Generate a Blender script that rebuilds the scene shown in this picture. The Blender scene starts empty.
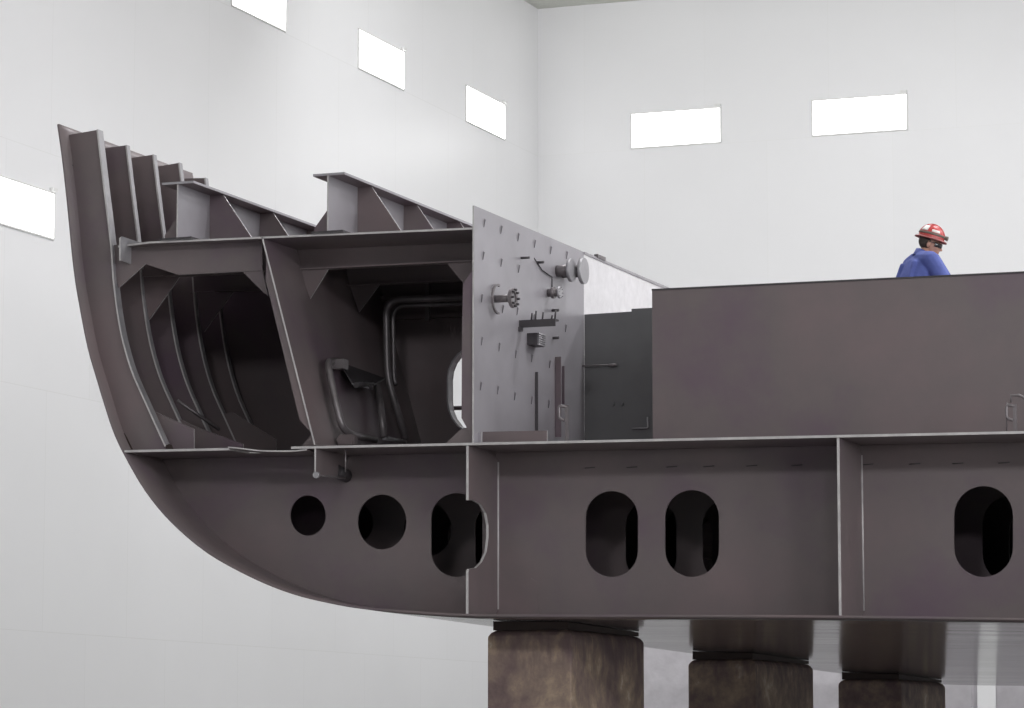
import bpy, bmesh, math, random
from mathutils import Vector, Matrix, geometry
random.seed(7)
scn = bpy.context.scene
COL = scn.collection
V = Vector

# ------------------------------------------------------------------ camera
FPX = 3250.0
PITCH = math.atan(396 / FPX)
PSI = math.atan(1248 / FPX * math.cos(PITCH))
CAM = V((0, 0, 1.6))
RT = V((math.cos(PSI), math.sin(PSI), 0))
HD = V((-math.sin(PSI), math.cos(PSI), 0))
FW = HD * math.cos(PITCH) + V((0, 0, 1)) * math.sin(PITCH)
UP = RT.cross(FW)
cd = bpy.data.cameras.new('camera'); cam = bpy.data.objects.new('camera', cd); COL.objects.link(cam)
cd.sensor_width = 36; cd.lens = 36 * FPX / 1024; cd.clip_end = 300
cam.matrix_world = Matrix.Translation(CAM) @ Matrix((RT, UP, -FW)).transposed().to_4x4()
scn.camera = cam

def ray(x, y): return RT * ((x - 512) / FPX) + UP * ((354 - y) / FPX) + FW
def atY(x, y, Y): r = ray(x, y); return CAM + r * (Y / r.y)      # measured point on a transverse plane
def atX(x, y, X): r = ray(x, y); return CAM + r * (X / r.x)      # measured point on a lengthwise plane
def xz(x, y, Y): p = atY(x, y, Y); return (p.x, p.z)
def yz(x, y, X): p = atX(x, y, X); return (p.y, p.z)

# ------------------------------------------------------------------ materials
def new_mat(name):
    m = bpy.data.materials.new(name); m.use_nodes = True
    nt = m.node_tree
    return m, nt, nt.nodes['Principled BSDF']

def steel(name, c1, c2, rough, scale=1.3, metallic=0.0, bump=0.02, spec=0.5, stretch=(1, 1, 1), rvar=0.1, c3=None):
    m, nt, b = new_mat(name)
    tc = nt.nodes.new('ShaderNodeTexCoord'); mp = nt.nodes.new('ShaderNodeMapping'); mp.inputs['Scale'].default_value = stretch
    nt.links.new(tc.outputs['Object'], mp.inputs['Vector'])
    n = nt.nodes.new('ShaderNodeTexNoise'); n.inputs['Scale'].default_value = scale; n.inputs['Detail'].default_value = 6; n.inputs['Roughness'].default_value = 0.6
    nt.links.new(mp.outputs[0], n.inputs['Vector'])
    r = nt.nodes.new('ShaderNodeValToRGB'); r.color_ramp.elements[0].position = 0.32; r.color_ramp.elements[1].position = 0.68
    r.color_ramp.elements[0].color = (*c1, 1); r.color_ramp.elements[1].color = (*c2, 1)
    if c3:
        e = r.color_ramp.elements.new(0.5); e.color = (*c3, 1)
    nt.links.new(n.outputs['Fac'], r.inputs['Fac']); nt.links.new(r.outputs[0], b.inputs['Base Color'])
    n2 = nt.nodes.new('ShaderNodeTexNoise'); n2.inputs['Scale'].default_value = scale * 3.1; n2.inputs['Detail'].default_value = 4
    nt.links.new(mp.outputs[0], n2.inputs['Vector'])
    mr = nt.nodes.new('ShaderNodeMapRange'); mr.inputs['To Min'].default_value = max(0.03, rough - rvar); mr.inputs['To Max'].default_value = rough + rvar
    nt.links.new(n2.outputs['Fac'], mr.inputs['Value']); nt.links.new(mr.outputs[0], b.inputs['Roughness'])
    bp = nt.nodes.new('ShaderNodeBump'); bp.inputs['Strength'].default_value = 0.35; bp.inputs['Distance'].default_value = bump
    nt.links.new(n2.outputs['Fac'], bp.inputs['Height']); nt.links.new(bp.outputs[0], b.inputs['Normal'])
    b.inputs['Metallic'].default_value = metallic; b.inputs['Specular IOR Level'].default_value = spec
    return m

def plain(name, c, rough=0.5, metallic=0.0):
    return steel(name, tuple(v * 0.93 for v in c), tuple(min(1, v * 1.05) for v in c), rough, 9.0, metallic, 0.002, rvar=0.05)

M_PRIMER = steel('primer_steel', (0.132, 0.094, 0.120), (0.172, 0.132, 0.138), 0.42, 0.8, 0.0, 0.004, c3=(0.148, 0.122, 0.126))
M_PLATE = steel('grey_primer_plate', (0.30, 0.285, 0.31), (0.36, 0.345, 0.375), 0.36, 1.1, 0.25, 0.004, spec=0.9)
M_SHELL = steel('shell_plate_gloss', (0.085, 0.066, 0.072), (0.115, 0.090, 0.096), 0.15, 1.6, 0.0, 0.012, spec=1.0, stretch=(0.05, 1.0, 1), rvar=0.08)
M_EDGE = steel('bare_cut_edge', (0.42, 0.40, 0.41), (0.58, 0.56, 0.56), 0.35, 6, 0.1, 0.002)
M_WHITEPL = plain('pale_glare_and_reflector', (0.72, 0.71, 0.73), 0.4)  # pale tone painted for glare; also on the added reflector bases
M_PIPE = steel('dark_pipe_steel', (0.15, 0.135, 0.14), (0.21, 0.19, 0.20), 0.33, 5, 0.3, 0.002)
M_FLANGE = steel('machined_flange', (0.30, 0.29, 0.31), (0.40, 0.39, 0.41), 0.35, 6, 0.3, 0.002)
M_PIN = plain('pin_steel', (0.17, 0.16, 0.175), 0.5)
M_DARK = plain('dark_bracket_steel', (0.05, 0.045, 0.05), 0.5)
M_GAPSHADE = plain('dark_gap_shade', (0.035, 0.022, 0.02), 0.8)  # dark tone for the shaded gap above the blocks, and for slots
M_FLOOR = plain('hall_floor_paint', (0.34, 0.34, 0.33), 0.45)
M_CEIL = plain('ceiling_paint', (0.62, 0.63, 0.58), 0.7)
M_GREYBLOCK = steel('grey_concrete', (0.50, 0.48, 0.51), (0.64, 0.62, 0.65), 0.8, 2.5, 0, 0.02)
M_FRAME = plain('light_frame_white', (0.74, 0.74, 0.73), 0.5)

def wall_mat(name, axis, seam):
    m, nt, b = new_mat(name)
    tc = nt.nodes.new('ShaderNodeTexCoord'); sp = nt.nodes.new('ShaderNodeSeparateXYZ'); cb = nt.nodes.new('ShaderNodeCombineXYZ')
    nt.links.new(tc.outputs['Object'], sp.inputs[0])
    nt.links.new(sp.outputs[axis], cb.inputs[0]); nt.links.new(sp.outputs['Z'], cb.inputs[1])
    br = nt.nodes.new('ShaderNodeTexBrick'); br.inputs['Scale'].default_value = 1.0
    br.inputs['Brick Width'].default_value = 2.3; br.inputs['Row Height'].default_value = 3.1
    br.inputs['Mortar Size'].default_value = 0.006; br.inputs['Mortar Smooth'].default_value = 0.3
    br.inputs['Color1'].default_value = (0.80, 0.80, 0.81, 1); br.inputs['Color2'].default_value = (0.79, 0.79, 0.80, 1)
    br.inputs['Mortar'].default_value = (seam, seam, seam, 1)
    nt.links.new(cb.outputs[0], br.inputs['Vector'])
    n = nt.nodes.new('ShaderNodeTexNoise'); n.inputs['Scale'].default_value = 0.5; n.inputs['Detail'].default_value = 4
    nt.links.new(tc.outputs['Object'], n.inputs['Vector'])
    mr = nt.nodes.new('ShaderNodeMapRange'); mr.inputs['To Min'].default_value = 0.96; mr.inputs['To Max'].default_value = 1.02
    nt.links.new(n.outputs['Fac'], mr.inputs['Value'])
    mx = nt.nodes.new('ShaderNodeMix'); mx.data_type = 'RGBA'; mx.blend_type = 'MULTIPLY'; mx.inputs['Factor'].default_value = 1
    nt.links.new(br.outputs['Color'], mx.inputs['A']); nt.links.new(mr.outputs[0], mx.inputs['B'])
    nt.links.new(mx.outputs['Result'], b.inputs['Base Color'])
    b.inputs['Roughness'].default_value = 0.38
    return m
M_WALLL = wall_mat('white_wall_panels_left', 'Y', 0.74)
M_WALLB = wall_mat('white_wall_panels_end', 'X', 0.775)

def concrete_mat():
    m, nt, b = new_mat('stained_concrete_top_shade')
    tc = nt.nodes.new('ShaderNodeTexCoord')
    mp = nt.nodes.new('ShaderNodeMapping'); mp.inputs['Scale'].default_value = (1, 1, 0.9)
    oi = nt.nodes.new('ShaderNodeObjectInfo'); va = nt.nodes.new('ShaderNodeVectorMath'); va.operation = 'ADD'
    nt.links.new(tc.outputs['Object'], va.inputs[0]); nt.links.new(oi.outputs['Location'], va.inputs[1]); nt.links.new(va.outputs[0], mp.inputs['Vector'])
    n = nt.nodes.new('ShaderNodeTexNoise'); n.inputs['Scale'].default_value = 2.1; n.inputs['Detail'].default_value = 8; n.inputs['Roughness'].default_value = 0.66; n.inputs['Distortion'].default_value = 0.15
    nt.links.new(mp.outputs[0], n.inputs['Vector'])
    r = nt.nodes.new('ShaderNodeValToRGB'); cr = r.color_ramp
    cr.elements[0].position = 0.30; cr.elements[0].color = (0.10, 0.07, 0.068, 1)
    cr.elements[1].position = 0.66; cr.elements[1].color = (0.54, 0.45, 0.36, 1)
    for p, c in ((0.42, (0.17, 0.118, 0.112)), (0.52, (0.25, 0.185, 0.150)), (0.60, (0.37, 0.275, 0.20))):
        e = cr.elements.new(p); e.color = (*c, 1)
    nt.links.new(n.outputs['Fac'], r.inputs['Fac'])
    # shade under the hull painted in: streaky darkening towards the block top
    mp2 = nt.nodes.new('ShaderNodeMapping'); mp2.inputs['Scale'].default_value = (11, 11, 2.2)
    nt.links.new(tc.outputs['Object'], mp2.inputs['Vector'])
    n2 = nt.nodes.new('ShaderNodeTexNoise'); n2.inputs['Scale'].default_value = 1.0; n2.inputs['Detail'].default_value = 5
    nt.links.new(mp2.outputs[0], n2.inputs['Vector'])
    sp = nt.nodes.new('ShaderNodeSeparateXYZ'); nt.links.new(tc.outputs['Object'], sp.inputs[0])
    ad = nt.nodes.new('ShaderNodeMath'); ad.operation = 'MULTIPLY_ADD'; ad.inputs[1].default_value = 1.1; nt.links.new(n2.outputs['Fac'], ad.inputs[0]); nt.links.new(sp.outputs['Z'], ad.inputs[2])
    mr = nt.nodes.new('ShaderNodeMapRange'); mr.inputs['From Min'].default_value = 2.95; mr.inputs['From Max'].default_value = 3.22
    nt.links.new(ad.outputs[0], mr.inputs['Value'])
    mx = nt.nodes.new('ShaderNodeMix'); mx.data_type = 'RGBA'; mx.inputs['B'].default_value = (0.125, 0.082, 0.090, 1)
    mu = nt.nodes.new('ShaderNodeMath'); mu.operation = 'MULTIPLY'; mu.inputs[1].default_value = 0.8
    nt.links.new(mr.outputs[0], mu.inputs[0]); nt.links.new(mu.outputs[0], mx.inputs['Factor'])
    nt.links.new(r.outputs[0], mx.inputs['A']); nt.links.new(mx.outputs['Result'], b.inputs['Base Color'])
    bp = nt.nodes.new('ShaderNodeBump'); bp.inputs['Strength'].default_value = 0.5; bp.inputs['Distance'].default_value = 0.03
    nt.links.new(n.outputs['Fac'], bp.inputs['Height']); nt.links.new(bp.outputs[0], b.inputs['Normal'])
    b.inputs['Roughness'].default_value = 0.75
    return m
M_BLOCK = concrete_mat()

def emit_mat(name, c, s):
    m, nt, b = new_mat(name)
    b.inputs['Base Color'].default_value = (0.9, 0.9, 0.9, 1)
    b.inputs['Emission Color'].default_value = (*c, 1); b.inputs['Emission Strength'].default_value = s
    return m
M_LIGHT = emit_mat('lit_diffuser', (1, 1, 1), 5.0)

# ------------------------------------------------------------------ mesh helpers
def link(name, me, parent=None):
    o = bpy.data.objects.new(name, me); COL.objects.link(o)
    if parent is not None: o.parent = parent
    return o

def finish(name, bm, mats, parent=None, smooth=False):
    bmesh.ops.recalc_face_normals(bm, faces=bm.faces)
    me = bpy.data.meshes.new(name); bm.to_mesh(me); bm.free()
    for m in (mats if isinstance(mats, (list, tuple)) else [mats]): me.materials.append(m)
    if smooth:
        for p in me.polygons: p.use_smooth = True
    return link(name, me, parent)

def prism(bm, loops, f0, f1, rim=1, face=0):
    """loops: outer outline then holes, each a list of 2-D points; f0/f1 map 2-D to the two faces"""
    tri = geometry.tessellate_polygon([[V((a, b, 0)) for a, b in l] for l in loops])
    flat = [p for l in loops for p in l]
    va = [bm.verts.new(f0(*p)) for p in flat]; vb = [bm.verts.new(f1(*p)) for p in flat]
    for t in tri:
        try:
            bm.faces.new([va[i] for i in t]).material_index = face
            bm.faces.new([vb[i] for i in reversed(t)]).material_index = face
        except ValueError: pass
    k = 0
    for l in loops:
        n = len(l)
        for i in range(n):
            a, b = k + i, k + (i + 1) % n
            bm.faces.new([va[a], va[b], vb[b], vb[a]]).material_index = rim
        k += n

def tplate(bm, loops, y, th=0.014, **k):       # stands across the ship
    prism(bm, loops, lambda a, b: (a, y, b), lambda a, b: (a, y + th, b), **k)
def lplate(bm, loops, x, th=0.014, **k):       # runs along the ship
    prism(bm, loops, lambda a, b: (x, a, b), lambda a, b: (x - th, a, b), **k)
def hplate(bm, loops, zf, th=0.016, **k):      # lies flat, zf(x, y) its top
    prism(bm, loops, lambda a, b: (a, b, zf(a, b)), lambda a, b: (a, b, zf(a, b) - th), **k)
def pxl(pts, Y): return [xz(x, y, Y) for x, y in pts]

def box(bm, a, b, mi=0):
    c = (V(a) + V(b)) / 2; d = V(b) - V(a)
    r = bmesh.ops.create_cube(bm, size=1, matrix=Matrix.Translation(c) @ Matrix.Diagonal((abs(d.x), abs(d.y), abs(d.z), 1)))
    for f in {f for v in r['verts'] for f in v.link_faces}: f.material_index = mi

def tube(bm, pts, r, n=12, mi=0, caps=True):
    pts = [V(p) for p in pts]; rings = []
    for i, p in enumerate(pts):
        d = (pts[min(i + 1, len(pts) - 1)] - pts[max(i - 1, 0)]).normalized()
        a = d.cross(V((0, 0, 1)) if abs(d.z) < 0.9 else V((0, 1, 0))).normalized(); b = d.cross(a)
        if rings:
            # keep the ring from twisting
            a = (prev_a - d * prev_a.dot(d)).normalized(); b = d.cross(a)
        prev_a = a
        rr = r[i] if isinstance(r, (list, tuple)) else r
        rings.append([bm.verts.new(p + (a * math.cos(t) + b * math.sin(t)) * rr) for t in (2 * math.pi * k / n for k in range(n))])
    for q, s in zip(rings, rings[1:]):
        for k in range(n):
            f = bm.faces.new([q[k], q[(k + 1) % n], s[(k + 1) % n], s[k]]); f.smooth = True; f.material_index = mi
    if caps:
        bm.faces.new(rings[0]).material_index = mi; bm.faces.new(rings[-1][::-1]).material_index = mi

def fillet(pts, rad, n=6):
    pts = [V(p) for p in pts]; out = [pts[0]]
    for a, b, c in zip(pts, pts[1:], pts[2:]):
        u = (a - b).normalized(); w = (c - b).normalized(); r = min(rad, (a - b).length * .48, (c - b).length * .48)
        p, q = b + u * r, b + w * r
        for i in range(n + 1):
            t = i / n; out.append(p * (1 - t) ** 2 + b * 2 * t * (1 - t) + q * t * t)
    return out + [pts[-1]]

def catmull(pts, n=6):
    out = []
    P = [pts[0]] + list(pts) + [pts[-1]]
    for i in range(1, len(P) - 2):
        p0, p1, p2, p3 = [V(p) for p in P[i - 1:i + 3]]
        for k in range(n):
            t = k / n
            out.append(tuple(0.5 * ((2 * p1) + (p2 - p0) * t + (2 * p0 - 5 * p1 + 4 * p2 - p3) * t * t + (3 * p1 - p0 - 3 * p2 + p3) * t ** 3)))
    return out + [tuple(pts[-1])]

def thing(name, label, cat, loc=(0, 0, 0), group=None):
    o = bpy.data.objects.new(name, None); COL.objects.link(o); o.location = loc; o.empty_display_size = 0.2
    o['label'] = label; o['category'] = cat
    if group: o['group'] = group
    return o
def struct(o): o['kind'] = 'structure'; return o

# ------------------------------------------------------------------ the hall
YB = 55.0
corner = atY(538, 9, YB); XL = corner.x; ZC = corner.z; XR = 14.0; YN = -6.0
bm = bmesh.new(); box(bm, (XL - 0.3, YN, -0.3), (XR + 0.3, YB + 0.3, 0)); struct(finish('floor', bm, M_FLOOR))
bm = bmesh.new(); box(bm, (XL - 0.3, YN, 0), (XL, YB, ZC)); struct(finish('wall_left', bm, M_WALLL))
bm = bmesh.new(); box(bm, (XL - 0.3, YB, 0), (XR + 0.3, YB + 0.3, ZC)); struct(finish('wall_back', bm, M_WALLB))
bm = bmesh.new(); box(bm, (XR, YN, 0), (XR + 0.3, YB, ZC)); struct(finish('wall_right', bm, M_WALLL))
bm = bmesh.new(); box(bm, (XL - 0.3, YN, ZC), (XR + 0.3, YB + 0.3, ZC + 0.3)); struct(finish('ceiling', bm, M_CEIL))

def wall_light(side, c, w, h, label):
    t = thing('light_panel', label, 'light', c, 'rectangular lights high on the white walls')
    if side == 'L':
        mk = lambda a, b, d: (d, a, b)
    else:
        mk = lambda a, b, d: (a, -d, b)
    W, H = w / 2, h / 2
    o = [(-W, -H), (W, -H), (W, H), (-W, H)]; e = 0.025
    oo = [(-W - e, -H - e), (W + e, -H - e), (W + e, H + e), (-W - e, H + e)]
    bm = bmesh.new(); prism(bm, [oo, o[::-1]], lambda a, b: mk(a, b, 0.002), lambda a, b: mk(a, b, 0.022), rim=0); finish('frame', bm, M_FRAME, t)
    bm = bmesh.new(); prism(bm, [o], lambda a, b: mk(a, b, 0.004), lambda a, b: mk(a, b, 0.018), rim=0); finish('diffuser', bm, M_LIGHT, t)
    bm = bmesh.new()
    prism(bm, [[(W - .10, H + e), (W + .02, H + e), (W + .02, H + e + .05), (W - .10, H + e + .05)]], lambda a, b: mk(a, b, 0.002), lambda a, b: mk(a, b, 0.06), rim=0)
    finish('latch', bm, M_FRAME, t)

def from_px(side, quad):
    ps = [atX(x, y, XL) if side == 'L' else atY(x, y, YB) for x, y in quad]
    ax = 1 if side == 'L' else 0
    lo = min(p[ax] for p in ps); hi = max(p[ax] for p in ps)
    tl, tr, br, bl = ps
    zt = (tl.z + tr.z) / 2; zb = (bl.z + br.z) / 2
    c = V((XL, (lo + hi) / 2, (zt + zb) / 2)) if side == 'L' else V(((lo + hi) / 2, YB, (zt + zb) / 2))
    return c, hi - lo, zt - zb
c1 = from_px('L', [(358.3, 29.7), (402.9, 52.7), (402.6, 88.3), (358.3, 68.3)])
c2 = from_px('L', [(465.7, 86.6), (503.9, 104.9), (503.9, 138.6), (465.7, 121)])
wall_light('L', *c1, 'bright white rectangular light on left wall, middle one of the upper row')
wall_light('L', *c2, 'bright white rectangular light on left wall, closest to the corner')
c3 = from_px('L', [(232, -36), (284.4, -9.5), (284.4, 30.6), (232, 5.5)])
wall_light('L', c3[0], c3[1], c1[2], 'bright rectangular light on left wall cut off by the top of the picture')
pa, pb = atX(53, 194.5, XL), atX(52.5, 238.5, XL)
w = c1[1]
wall_light('L', V((XL, pa.y - w / 2, (pa.z + pb.z) / 2)), w, pa.z - pb.z, 'bright rectangular light lower on left wall, beside the top of the hull side')
wall_light('B', *from_px('B', [(632.2, 114.5), (720, 108.4), (719.2, 141.9), (632.2, 147.7)]), 'bright rectangular light on end wall, nearer the corner')
wall_light('B', *from_px('B', [(813.3, 101.9), (906.2, 94.2), (906.2, 129), (813.3, 135.4)]), 'bright rectangular light on end wall, above the worker in red helmet')

# ------------------------------------------------------------------ the ship section
ORG = V((-10.5, 34, 2.65))
SHIP = thing('ship_hull_section', 'huge dark grey steel ship hull section, cut open at its near end, on concrete blocks', 'ship section')
Y0 = 27.0      # cut end of plating
YW = 27.17     # first web frame
YF = 27.75     # first floor and first deck beam
DF = 1.12      # frame spacing
YE = 46.0      # far end of the bottom
YT = 29.85      # far end of the topsides
YM = 30.8      # far end of the side below the deck
XE = -1.5      # right end

prof_px = [(57, 124.5), (62, 160), (67.5, 210), (73.5, 270), (80, 310), (88, 350), (97, 381), (103, 401), (112.5, 430), (124, 455), (145, 491), (170.6, 522), (207, 553),
           (252, 578), (292, 594), (330, 603.5), (366, 609.5), (414, 613.5), (467, 616.3), (560, 617), (660, 617.2), (838, 618), (1024, 620.5)]
prof = catmull(pxl(prof_px, Y0), 4)
sl = (prof[-1][1] - prof[-6][1]) / (prof[-1][0] - prof[-6][0])
prof.append((XE, prof[-1][1] + (XE - prof[-1][0]) * sl))
ZTOP = prof[0][1]
def drop(z, y): return z - 0.0135 * (y - Y0) * min(1, max(0, (4.4 - z) / 1.2))
def shell_x(z):     # x of the side shell at height z
    for (xa, za), (xb, zb) in zip(prof, prof[1:]):
        if zb <= z <= za: return xa + (xb - xa) * (za - z) / max(1e-6, za - zb)
    return prof[-1][0]
def shell_z(x):
    for (xa, za), (xb, zb) in zip(prof, prof[1:]):
        if xa <= x <= xb: return za + (zb - za) * (x - xa) / max(1e-6, xb - xa)
    return prof[-1][1]

# tank top height
pt1, pt2 = xz(130, 450, Y0), xz(1024, 431, Y0)
def ztt(x, y=0): return pt1[1] + (x - pt1[0]) * (pt2[1] - pt1[1]) / (pt2[0] - pt1[0])

# shell plating
ys = [Y0 + i * (YT - Y0) / 6 for i in range(7)] + [YM] + [YM + i * (YE - YM) / 16 for i in range(1, 17)]
bm = bmesh.new()
grid = [[bm.verts.new((x, y, drop(z, y))) for x, z in prof] for y in ys]
for i in range(len(ys) - 1):
    for j in range(len(prof) - 1):
        if ys[i] > YM - 1e-3 and prof[j + 1][1] > ztt(prof[j][0]) + 0.05: continue
        if ys[i] > YT - 1e-3 and prof[j + 1][1] > 6.28: continue
        f = bm.faces.new([grid[i][j], grid[i + 1][j], grid[i + 1][j + 1], grid[i][j + 1]]); f.smooth = True
bmesh.ops.delete(bm, geom=[v for v in bm.verts if not v.link_faces], context='VERTS')
bm.normal_update()
nf = sum((f.normal.dot(V((-0.5, 0, -1))) for f in bm.faces))
if nf < 0: bmesh.ops.reverse_faces(bm, faces=bm.faces)
me = bpy.data.meshes.new('shell_plating'); bm.to_mesh(me); bm.free()
for m in (M_SHELL, M_PRIMER, M_EDGE): me.materials.append(m)
shell = link('shell_plating', me, SHIP)
md = shell.modifiers.new('thickness', 'SOLIDIFY'); md.thickness = 0.022; md.offset = -1; md.material_offset = 1; md.material_offset_rim = 1

def inner_edge(y, off=0.022):
    """outline of the inside of the shell at station y, top to bottom"""
    n = len(prof); out = []
    for i, (x, z) in enumerate(prof):
        a = V(prof[max(i - 1, 0)]); b = V(prof[min(i + 1, n - 1)]); d = (b - a).normalized()
        out.append((x - d.y * off, drop(z, y) + d.x * off))
    return out

# tank top plate
bm = bmesh.new()
xl = shell_x(pt1[1]) + 0.03
xn0, xn1 = atY(229, 449, Y0).x, atY(291, 447, Y0).x
hplate(bm, [[(xl, Y0), (xn0, Y0), (xn0 + 0.05, Y0 + 0.35), (xn1 - 0.05, Y0 + 0.35), (xn1, Y0), (XE, Y0), (XE, YE - 0.02), (xl, YE - 0.02)]], ztt, 0.022)
finish('tank_top', bm, [M_PRIMER, M_EDGE], SHIP)

# floors with lightening holes
def ring(cx, cy, rx, ry, n=28): return [(cx + rx * math.cos(-2 * math.pi * k / n), cy + ry * math.sin(-2 * math.pi * k / n)) for k in range(n)]
def stadium(x0, y0, x1, y1, n=14):
    r = (x1 - x0) / 2; cx = (x0 + x1) / 2
    return [(cx + r * math.cos(a), y0 + r - r * math.sin(a)) for a in (math.pi * k / n for k in range(n + 1))] + [(cx - r * math.cos(a), y1 - r + r * math.sin(a)) for a in (math.pi * k / n for k in range(n + 1))]
holes_px = [ring(308, 515.5, 17.8, 20.2), ring(382, 522, 24.5, 27.5), stadium(431, 493, 482.5, 577), stadium(585.5, 491, 638, 577), stadium(665, 490, 719, 577), stadium(954, 486, 1013, 577)]
holes = [pxl(h, YF) for h in holes_px]
for (cx,) in ((-3.6,),):
    holes.append([(cx + dx, dz) for dx, dz in [(p[0] - holes[5][0][0], p[1]) for p in holes[5]]])
def floor_plate(y):
    ie = [p for p in inner_edge(y) if p[1] < ztt(p[0]) - 0.03]
    top = [(XE, ztt(XE) - 0.024), (ie[0][0], ztt(ie[0][0]) - 0.024)]
    bm = bmesh.new(); tplate(bm, [ie + top] + holes, y, 0.014, rim=0)
    return finish('floor_plate', bm, [M_PRIMER, M_EDGE], SHIP)
for k in range(4): floor_plate(YF + DF * k)
floor_end = inner_edge(YE - 0.3)
bm = bmesh.new(); ie = [p for p in floor_end if p[1] < ztt(p[0]) - 0.03]
tplate(bm, [ie + [(XE, ztt(XE) - 0.024), (ie[0][0], ztt(ie[0][0]) - 0.024)]], YE - 0.3); finish('end_bulkhead', bm, [M_PRIMER, M_EDGE], SHIP)

# bottom girders, cut off flush with the plating, standing proud of the first floor
def bottom_girder(xpx, notch=None, scallop=True):
    X = atY(xpx, 520, Y0).x; zt = ztt(X) - 0.022; zb = shell_z(X) + 0.022
    def zpx(y): return atY(xpx, y, Y0).z
    if notch:
        ol = [(Y0 + 0.02, zb)] + [yz(x, y, X) for x, y in ((467, 572), (468, 569), (475, 568), (481, 562), (485.5, 552), (487.3, 538), (487.3, 525), (485, 513), (480, 504.5), (473, 500.5), (467, 500))] + [(Y0 + 0.02, zt)]
        ol[1] = (Y0 + 0.02, ol[1][1]); ol[-2] = (Y0 + 0.02, ol[-2][1])
    else:
        ol = [(Y0 + 0.02, zb), (Y0 + 0.02, zt)]
    ol += [(YF - 0.045, zt), (YF - 0.045, zt - 0.05), (YF, zt - 0.075), (YF, zb + 0.06), (YF - 0.05, zb + 0.035), (YF - 0.05, zb)]
    bm = bmesh.new(); lplate(bm, [ol], X + 0.012, 0.024); g = finish('bottom_girder', bm, [M_PRIMER, M_EDGE], SHIP)
    bm = bmesh.new(); tube(bm, [(X + 0.016, YF - 0.005, zb + 0.07), (X + 0.016, YF - 0.005, zt - 0.09)], 0.009, 8); finish('weld_bead', bm, M_EDGE, g)
    bm = bmesh.new(); lplate(bm, [[(YF + 0.02, zb - 0.0), (YF + 0.02, zt), (YF + 3.5, zt), (YF + 3.5, zb)]], X + 0.012, 0.02); finish('girder_web', bm, [M_PRIMER, M_EDGE], g)
bottom_girder(466.5, (500, 571))
bottom_girder(838.5)
bottom_girder(1190)
# doubler plate outline on the floor near the first girder
bm = bmesh.new(); d = pxl([(499, 616), (499, 578), (531, 578), (536.5, 582), (538.5, 589), (538.5, 614.5)], YF)
tplate(bm, [d], YF - 0.006, 0.006); finish('doubler_plate', bm, [M_PRIMER, M_PRIMER], SHIP)
# row of short weld lines under the tank top
for i, x in enumerate((590, 632, 672, 709, 752, 797, 868, 915, 958, 1004)):
    p = atY(x, 468 - 0.012 * (x - 590), YF)
    bm = bmesh.new(); tube(bm, [p + V((-0.05, -0.003, 0)), p + V((0.05, -0.003, 0.004))], 0.005, 6); finish('weld_run', bm, M_DARK, SHIP)
# round slots in plates at the bilge
def dark_slot(pts, Y, name='drain_hole'):
    bm = bmesh.new(); tplate(bm, [pxl(pts, Y)], Y - 0.004, 0.004, rim=0); finish(name, bm, M_GAPSHADE, SHIP)

# web frames of the ship's side
inner_px = [(97, 127), (104, 187), (111, 245), (114, 285), (120.5, 330), (131, 369), (146, 404), (165.5, 447)]
inner = catmull(pxl(inner_px, YW), 5)
def side_frame(k, name):
    y = YW + 0.57 * k
    zr = xz(96, 130, YW)[1] - (0, 0.05, 0.045, 0.03, 0.09, 1.3, 1.3, 1.3, 1.3, 1.3, 1.3)[k]
    zl = xz(67, 135, YW)[1] - (0, 0.04, 0.04, 0.03, 0.05, 1.3, 1.3, 1.3, 1.3, 1.3, 1.3)[k]
    outer = [p for p in inner_edge(y, 0.024) if 4.40 < p[1] < zl]
    outer = [(shell_x(zl) + 0.025, zl)] + outer
    zb = ztt(-14) + 0.001
    xo = outer[-1]; outer.append((xo[0] + (xo[1] - zb) * 0.45, zb))
    up = [p for p in inner if p[1] >= zr]; inn = [p for p in inner if zb < p[1] < zr]
    if up:
        t = (zr - inn[0][1]) / (up[-1][1] - inn[0][1]); inn = [(inn[0][0] + t * (up[-1][0] - inn[0][0]), zr)] + inn
    bm = bmesh.new(); tplate(bm, [outer + [(inn[-1][0] + 0.02, zb)] + inn[::-1]], y, 0.014)
    f = finish(name, bm, [M_PRIMER, M_EDGE], SHIP)
    # face flange along the inner edge
    bm = bmesh.new(); rows = []
    lo, hi = (-0.02, 0.085) if k == 0 else (-0.012, 0.055)
    for i, (x, z) in enumerate(inn):
        a = V(inn[max(i - 1, 0)]); b = V(inn[min(i + 1, len(inn) - 1)]); d = (b - a).normalized(); nx, nz = -d.y, d.x
        rows.append([bm.verts.new((x + nx * o, y + yy, z + nz * o)) for o, yy in ((0, lo), (0.016, lo), (0.016, hi), (0, hi))])
    for a, b in zip(rows, rows[1:]):
        for q in range(4): bm.faces.new([a[q], a[(q + 1) % 4], b[(q + 1) % 4], b[q]]).material_index = 1 if q == 0 else 0
    bm.faces.new(rows[0]).material_index = 1; bm.faces.new(rows[-1][::-1])
    fl = finish('face_flange', bm, [M_FLANGE, M_EDGE], f)
    return f
side_frame(0, 'web_frame')
for k in range(1, 5): side_frame(k, 'side_frame')
dark_slot([(121.5, 450), (119, 437), (121, 433), (124.5, 433), (127.5, 438), (133, 449.5)], YW)
dark_slot([(166, 449), (166, 445.5), (169, 444), (172, 445), (173.5, 449)], YW - 0.02)
bm = bmesh.new(); tube(bm, [atY(69.5, 160, YW - .01), atY(72.5, 166, YW - .01)], 0.008, 6); finish('weld_run', bm, M_DARK, SHIP)

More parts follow.
